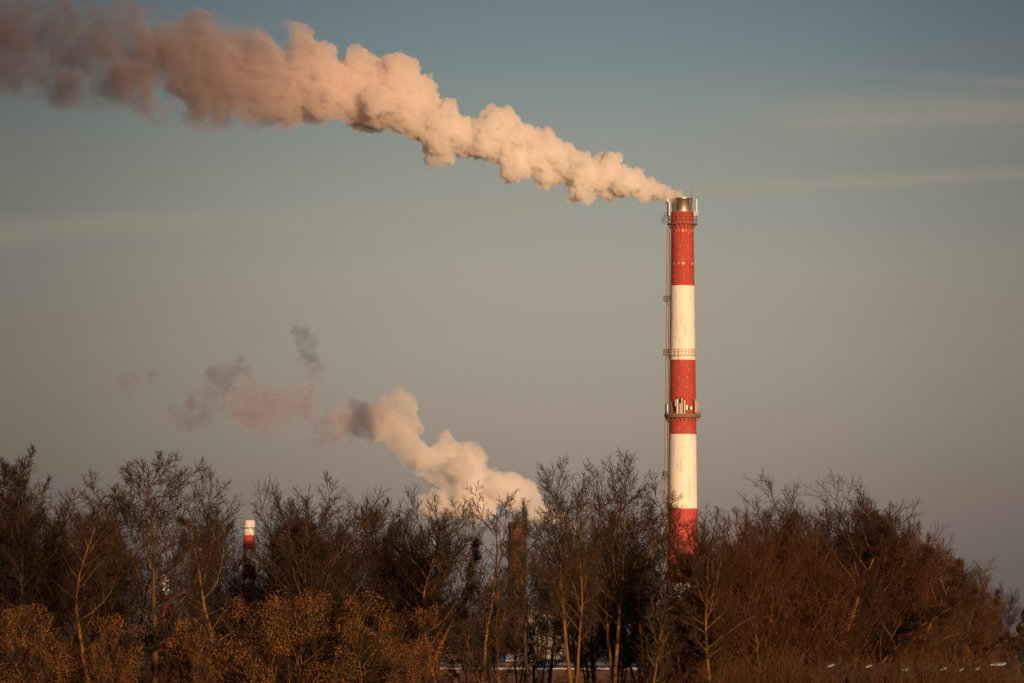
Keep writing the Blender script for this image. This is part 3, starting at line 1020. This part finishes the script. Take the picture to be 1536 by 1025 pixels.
def shed(px, roof_y, d, w, depth, label, wallm, snow=1.0, rise=0.8, rz=0.0, door=True, group=None):
    p = at(px, roof_y, d)
    h = p.z - rise
    root = empty('shed', (p.x, d, 0), rz)
    tag(root, label, 'shed', group)
    b = MB()
    hw, hd = w / 2, depth / 2
    b.v += [(-hw, -hd, -.3), (hw, -hd, -.3), (hw, hd, -.3), (-hw, hd, -.3), (-hw, -hd, h), (hw, -hd, h), (hw, hd, h + rise), (-hw, hd, h + rise)]
    b.f += [(0, 1, 5, 4), (1, 2, 6, 5), (2, 3, 7, 6), (3, 0, 4, 7), (0, 3, 2, 1), (4, 5, 6, 7)]
    b.build('wall', wallm, root)
    def slab(x0, x1, t0, t1, lift, th):
        s = MB()
        def P(x, t, up):
            return (x, -hd - .2 + (depth + .4) * t, h + rise * ((depth + .4) * t - .2) / depth + up)
        s.v += [P(x0, t0, lift), P(x1, t0, lift), P(x1, t1, lift), P(x0, t1, lift), P(x0, t0, lift + th), P(x1, t0, lift + th), P(x1, t1, lift + th), P(x0, t1, lift + th)]
        s.f += [(0, 1, 5, 4), (1, 2, 6, 5), (2, 3, 7, 6), (3, 0, 4, 7), (0, 3, 2, 1), (4, 5, 6, 7)]
        return s
    rf = slab(-hw - .2, hw + .2, 0, 1, 0.01, 0.12).build('roof', PLANK, root)
    if snow > 0:
        slab(-hw * snow, hw * snow * 0.9, *((0.03, 0.97) if snow > 0.9 else (0.42, 0.66)), 0.135, 0.07).build('snow_cover', SNOW if snow > 0.9 else OLD_SNOW, rf)
    if door:
        MB().box((0, -hd - 0.03, min(h - .3, 2.0) / 2), (min(2.2, w * .5), 0.05, min(h - .3, 2.0))).build('door', DARK_STEEL, root)


shed(780, 983, 640, 3.2, 4.0, 'small shed with a snowy roof beyond the low snow-topped wall', BRICK)
GS = 'low sheds beyond the right end of the wood'
for px, y, lab in ((1246, 998, 'first low shed with a sunlit snow-streaked roof, counting from the big chimney to the right'),
                   (1302, 999, 'second low shed with a sunlit snow-streaked roof, counting from the big chimney to the right'),
                   (1358, 1004, 'third low shed with a sunlit snow-streaked roof, counting from the big chimney to the right'),
                   (1414, 1003, 'fourth low shed with a sunlit snow-streaked roof, counting from the big chimney to the right'),
                   (1440, 1004, 'fifth low shed with a sunlit snow-streaked roof, counting from the big chimney to the right'),
                   (1466, 1003, 'low shed with a sunlit roof nearest the right tip of the wood')):
    shed(px, y, 342, 1.5, 2.0, lab, PLANK, 0.15, 0.4, R(-28), True, GS)
shed(1497, 996, 345, 2.0, 2.6, 'shed with a bright snowy roof standing by itself below the right tip of the wood', PLANK, 0.4, 0.4, R(-24))
shed(1522, 954, 1500, 7, 6, "distant dark shed with a snow strip on its roof at the photo's right edge", PLANK, 1.0, 0.8, 0)
plant(T['spruce'], 1541, 926, 760, 'dark spruce cut by the right edge of the photo', 'tree')


def hall():
    d = 1320
    p0, p1 = at(786, 915, d), at(866, 915, d)
    root = empty('factory_hall', ((p0.x + p1.x) / 2, d, 0))
    tag(root, 'pale sunlit factory hall glimpsed between the trunks right of the brick chimney', 'building')
    w, h, dp = p1.x - p0.x, p0.z, 12.0
    MB().box((0, 0, h / 2 - .3), (w, dp, h + .6)).build('wall', CONCRETE, root)
    MB().box((0, 0, h + .18), (w + .6, dp + .6, .3)).build('roof', DARK_STEEL, root)
    for i in range(4):
        x = -w / 2 + (i + .5) * w / 4
        fr = MB().box((x, -dp / 2 - .03, h * .6), (1.9, .08, 2.6)).build('window', DARK_STEEL, root)
        MB().box((x, -dp / 2 - .085, h * .6), (1.6, .03, 2.3)).build('pane', mat_glass, fr)


mat_glass = mat_plain('window_glass', (0.03, 0.035, 0.045), 0.15, 0, 0.1)
hall()


# ------------------------------------------------------------------ smoke
def mat_smoke(name, stops, wx, noise_scale, lo_stops, hi_add, alb0, alb1, step, fray=None, twist=0.4):
    """stops: (x px, density per metre) along the drift; lo_stops: noise threshold along it"""
    m, t, out = mat_new(name)
    vol = t.n('ShaderNodeVolumePrincipled')
    tc = t.n('ShaderNodeTexCoord')
    v = tc.outputs['Object']
    sep = t.n('ShaderNodeSeparateXYZ')
    t.l(v, sep.inputs[0])
    x0, x1 = wx
    f = t.rng(sep.outputs[0], x0, x1, 0, 1)
    def curve(st):
        mx = max(s[1] for s in st) or 1.0
        r = t.ramp(f, [(p, (q / mx,) * 3) for p, q in st])
        return t.m('MULTIPLY', r, mx)
    dens = curve(stops)
    nz = t.noise(v, noise_scale, 6, 0.64, twist)
    lo = curve(lo_stops)
    if fray:
        # the drifting end frays outward from the middle line of the plume
        ax, k_stops = fray
        zs, rs = [a[1] for a in ax], [a[2] for a in ax]
        z0, z1, rm = min(zs), max(zs), max(rs)
        fr = t.ramp(f, [(a[0], ((a[1] - z0) / (z1 - z0),) * 3) for a in ax])
        zc = t.m('ADD', t.m('MULTIPLY', fr, z1 - z0), z0)
        rr_ = t.m('MULTIPLY', t.ramp(f, [(a[0], (a[2] / rm,) * 3) for a in ax]), rm)
        dz = t.m('SUBTRACT', sep.outputs[2], zc)
        d = t.m('DIVIDE', t.m('SQRT', t.m('ADD', t.m('MULTIPLY', dz, dz), t.m('MULTIPLY', sep.outputs[1], sep.outputs[1]))), rr_)
        big = t.noise(v, noise_scale * 0.45, 2, 0.5)
        lo = t.m('ADD', lo, t.m('MULTIPLY', t.m('MAXIMUM', t.m('SUBTRACT', d, 0.35), 0.0), curve(k_stops)))
        lo = t.m('SUBTRACT', lo, t.m('MULTIPLY', t.m('SUBTRACT', big, 0.5), t.m('MULTIPLY', curve(k_stops), 1.6)))
    k = t.n('ShaderNodeMapRange', interpolation_type='SMOOTHSTEP')
    t.l(nz, k.inputs['Value'])
    t.put(k.inputs['From Min'], lo)
    t.put(k.inputs['From Max'], t.m('ADD', lo, hi_add))
    t.put(vol.inputs['Density'], t.m('MULTIPLY', dens, k.outputs['Result']))
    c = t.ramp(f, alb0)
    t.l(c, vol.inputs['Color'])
    vol.inputs['Anisotropy'].default_value = 0.0
    vol.inputs['Density Attribute'].default_value = ""
    t.l(vol.outputs[0], out.inputs['Volume'])
    m.cycles.volume_step_rate = step
    m.cycles.homogeneous_volume = False
    return m


def puffs(axis, dist, seed, dens=1.0, extra=(), depth=1.0, plain_left=None):
    """spheres (world centre, radius) billowing along an axis of photo pixels"""
    rr = random.Random(seed)
    mpp = dist / F
    out = []
    xs = [a[0] for a in axis]
    # walk along the axis
    for (xa, ya, ra), (xb, yb, rb) in zip(axis, axis[1:]):
        ln = math.hypot(xb - xa, yb - ya)
        n = max(1, int(ln / (0.22 * (ra + rb) / 2) * dens + 0.5))
        for i in range(n):
            t = (i + rr.uniform(0, 1)) / n
            x, y, r = xa + (xb - xa) * t, ya + (yb - ya) * t, ra + (rb - ra) * t
            c = at(x, y, dist)
            r *= mpp
            if plain_left and x < plain_left:
                out.append((c + Vector((0, rr.gauss(0, .08), rr.gauss(0, .08))) * r, r * 1.12))
                continue
            out.append((c, r * 0.66))
            big = r * rr.uniform(0.38, 0.62)
            off = Vector((rr.gauss(0, .25), rr.gauss(0, .32) * depth, rr.gauss(0, .30))) * r
            c = c + off
            out.append((c, big))
            kids(out, c, big, rr, 1)
    for (x, y, r, dy) in extra:
        c = at(x, y, dist) + Vector((0, dy * mpp, 0))
        out.append((c, r * mpp))
        kids(out, c, r * mpp, rr, 1)
    return out


def kids(out, c, r, rr, lvl):
    for _ in range(8 if lvl == 1 else 5):
        d = Vector((rr.gauss(0, 1), rr.gauss(0, 1), rr.gauss(0, 1))).normalized()
        q = r * rr.uniform(0.28, 0.52)
        cc = c + d * (r * rr.uniform(0.75, 0.98))
        out.append((cc, q))
        if lvl < 3 and q > 1.1:
            kids(out, cc, q, rr, lvl + 1)


def ico(sub=2):
    import bmesh
    bm = bmesh.new()
    bmesh.ops.create_icosphere(bm, subdivisions=sub, radius=1.0)
    V = np.array([v.co[:] for v in bm.verts])
    Fc = np.array([[v.index for v in f.verts] for f in bm.faces])
    bm.free()
    return V, Fc


ICO2, ICO3 = ico(2), ico(3)


def smoke_object(name, spheres, voxel, origin, mat, label, cat, amp, group=None):
    Vs, Ts, o = [], [], 0
    for c, r in spheres:
        V, Fc = ICO3 if r > 3 else ICO2
        Vs.append(V * r + np.array(c - origin))
        Ts.append(Fc + o)
        o += len(V)
    me = mesh_np('smoke_raw', np.concatenate(Vs), tris=np.concatenate(Ts))
    tmp = bpy.data.objects.new('smoke_raw', me)
    COL.objects.link(tmp)
    md = tmp.modifiers.new('remesh', 'REMESH')
    md.mode = 'VOXEL'
    md.voxel_size = voxel
    sm = tmp.modifiers.new('smooth', 'SMOOTH')
    sm.factor = 0.5
    sm.iterations = 2
    dg = bpy.context.evaluated_depsgraph_get()
    res = bpy.data.meshes.new_from_object(tmp.evaluated_get(dg))
    bpy.data.objects.remove(tmp)
    bpy.data.meshes.remove(me)
    n = len(res.vertices)
    co = np.empty(n * 3, np.float32)
    no = np.empty(n * 3, np.float32)
    res.vertices.foreach_get('co', co)
    res.vertices.foreach_get('normal', no)
    co, no = co.reshape(-1, 3), no.reshape(-1, 3)
    h = np.empty(n, np.float32)
    for i, p in enumerate(co.tolist()):
        q = Vector(p)
        h[i] = mnoise.fractal(q * amp[1], 0.55, 2.1, 5)
    co = co + no * (h * amp[0])[:, None]
    res.vertices.foreach_set('co', co.astype(np.float32).ravel())
    res.update()
    res.name = name
    res.materials.clear()
    res.materials.append(mat)
    ob = link(name, res, None, origin)
    tag(ob, label, cat, group)
    return ob


PL_D = CH_D
axis1 = [(1028, 299, 7), (1018, 297, 10), (1004, 292, 14), (983, 285, 20), (950, 276, 28), (900, 267, 37), (850, 247, 42), (800, 229, 42), (750, 212, 48), (700, 206, 44),
         (650, 186, 52), (600, 160, 60), (550, 148, 60), (500, 134, 66), (450, 120, 68), (400, 122, 62), (330, 110, 84), (270, 102, 84),
         (200, 88, 84), (120, 74, 84), (50, 60, 84), (-60, 40, 90), (-160, 25, 90)]
extra1 = [(436, 68, 32, 0), (470, 92, 30, -10), (595, 112, 33, -5), (752, 192, 32, -10), (815, 213, 20, -15), (870, 288, 17, 0), (660, 225, 24, 0),
          (325, 165, 24, 0), (540, 98, 26, 0), (915, 246, 16, -10), (120, 140, 34, 0), (290, 50, 30, 0), (210, 45, 30, 0)]
o1 = at(1024, 297, PL_D)
extra1 = [e for e in extra1 if e[0] > 420]
xs1 = (at(-200, 100, PL_D).x - o1.x, 1.0)
def fx(px, rngx=(-200, 1030)):
    return (px - rngx[0]) / (rngx[1] - rngx[0])
SM1 = mat_smoke('chimney_smoke',
                [(0, 0.08), (fx(120), 0.13), (fx(330), 0.20), (fx(430), 0.35), (fx(650), 0.65), (fx(1030), 1.0)], xs1, 0.10,
                [(0, 0.36), (fx(150), 0.35), (fx(380), 0.36), (fx(480), 0.31), (fx(700), 0.25), (1.0, 0.16)], 0.20,
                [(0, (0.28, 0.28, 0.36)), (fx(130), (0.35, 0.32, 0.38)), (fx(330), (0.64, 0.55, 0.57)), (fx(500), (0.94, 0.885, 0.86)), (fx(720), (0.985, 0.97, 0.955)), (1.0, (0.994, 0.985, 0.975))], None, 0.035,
                ([(max(0, fx(x)), at(x, y, PL_D).z - o1.z, r * M) for x, y, r in reversed(axis1) if x >= -160][::1],
                 [(0, 0.22), (fx(300), 0.22), (fx(440), 0.10), (fx(520), 0.0), (1, 0.0)]))
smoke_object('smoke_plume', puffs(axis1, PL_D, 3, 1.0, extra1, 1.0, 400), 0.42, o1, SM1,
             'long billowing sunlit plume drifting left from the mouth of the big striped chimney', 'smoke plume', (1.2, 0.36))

P2_D = 1716.0
axis2 = [(872, 797, 7), (845, 783, 13), (815, 768, 20), (790, 748, 28), (760, 742, 30), (725, 728, 38), (690, 712, 42), (655, 702, 36), (625, 690, 32), (602, 660, 36), (592, 628, 40), (560, 636, 40), (528, 622, 38), (508, 640, 34)]
extra2 = [(598, 612, 25, 0), (668, 690, 30, 0), (705, 690, 26, 0), (770, 728, 20, 0), (680, 755, 26, 0), (720, 760, 24, 0), (640, 760, 20, 0)]
o2 = at(860, 790, P2_D)
xs2 = (at(455, 700, P2_D).x - o2.x, 1.0)
SM2 = mat_smoke('steam', [(0, 0.07), (0.12, 0.15), (0.3, 0.28), (0.5, 0.42), (1.0, 0.6)], xs2, 0.09,
                [(0, 0.44), (0.2, 0.40), (0.45, 0.36), (1.0, 0.30)], 0.22,
                [(0, (0.9, 0.82, 0.82)), (0.4, (0.985, 0.97, 0.96)), (1.0, (0.995, 0.99, 0.985))], None, 0.035)
smoke_object('steam_plume', puffs(axis2, P2_D, 8, 0.9, extra2), 0.6, o2, SM2,
             'low bright steam plume rising leftward behind the trees above the brick chimney', 'smoke plume', (0.9, 0.3))


def wisp(axis, seed, label, dens, thr, alb):
    o = at(axis[0][0], axis[0][1], P2_D)
    m = mat_smoke('wisp_smoke', [(0, dens), (1, dens)], (-10, 10), 0.16, [(0, thr), (1, thr)], 0.16, [(0, alb), (1.0, alb)], None, 0.05, None, 1.1)
    smoke_object('smoke_wisp', puffs(axis, P2_D, seed, 1.0), 0.9, o, m, label, 'smoke', (3.2, 0.13), 'thin smoke shreds left of the low steam plume')


wisp([(436, 487, 9), (452, 498, 12), (455, 522, 20), (466, 548, 27), (474, 574, 18), (466, 600, 15), (474, 628, 24), (482, 656, 28), (506, 636, 26)], 21, 'faint upright smoke shred standing highest, left of the low steam plume', 0.085, 0.41, (0.62, 0.58, 0.72))
wisp([(350, 545, 22), (325, 568, 32), (318, 600, 32), (285, 618, 32), (255, 628, 17)], 22, 'slate-purple hooked smoke shred above the open-crowned tree', 0.13, 0.41, (0.50, 0.50, 0.68))
wisp([(362, 575, 26), (375, 610, 44), (395, 628, 46), (430, 605, 36), (450, 610, 32)], 23, 'pinkish smoke shred between the hooked purple shred and the upright one', 0.095, 0.39, (0.70, 0.65, 0.74))
wisp([(222, 566, 17), (190, 572, 17), (165, 570, 10), (190, 598, 13), (160, 600, 9)], 24, 'row of tiny smoke puffs farthest to the left under the big plume', 0.11, 0.44, (0.50, 0.48, 0.64))
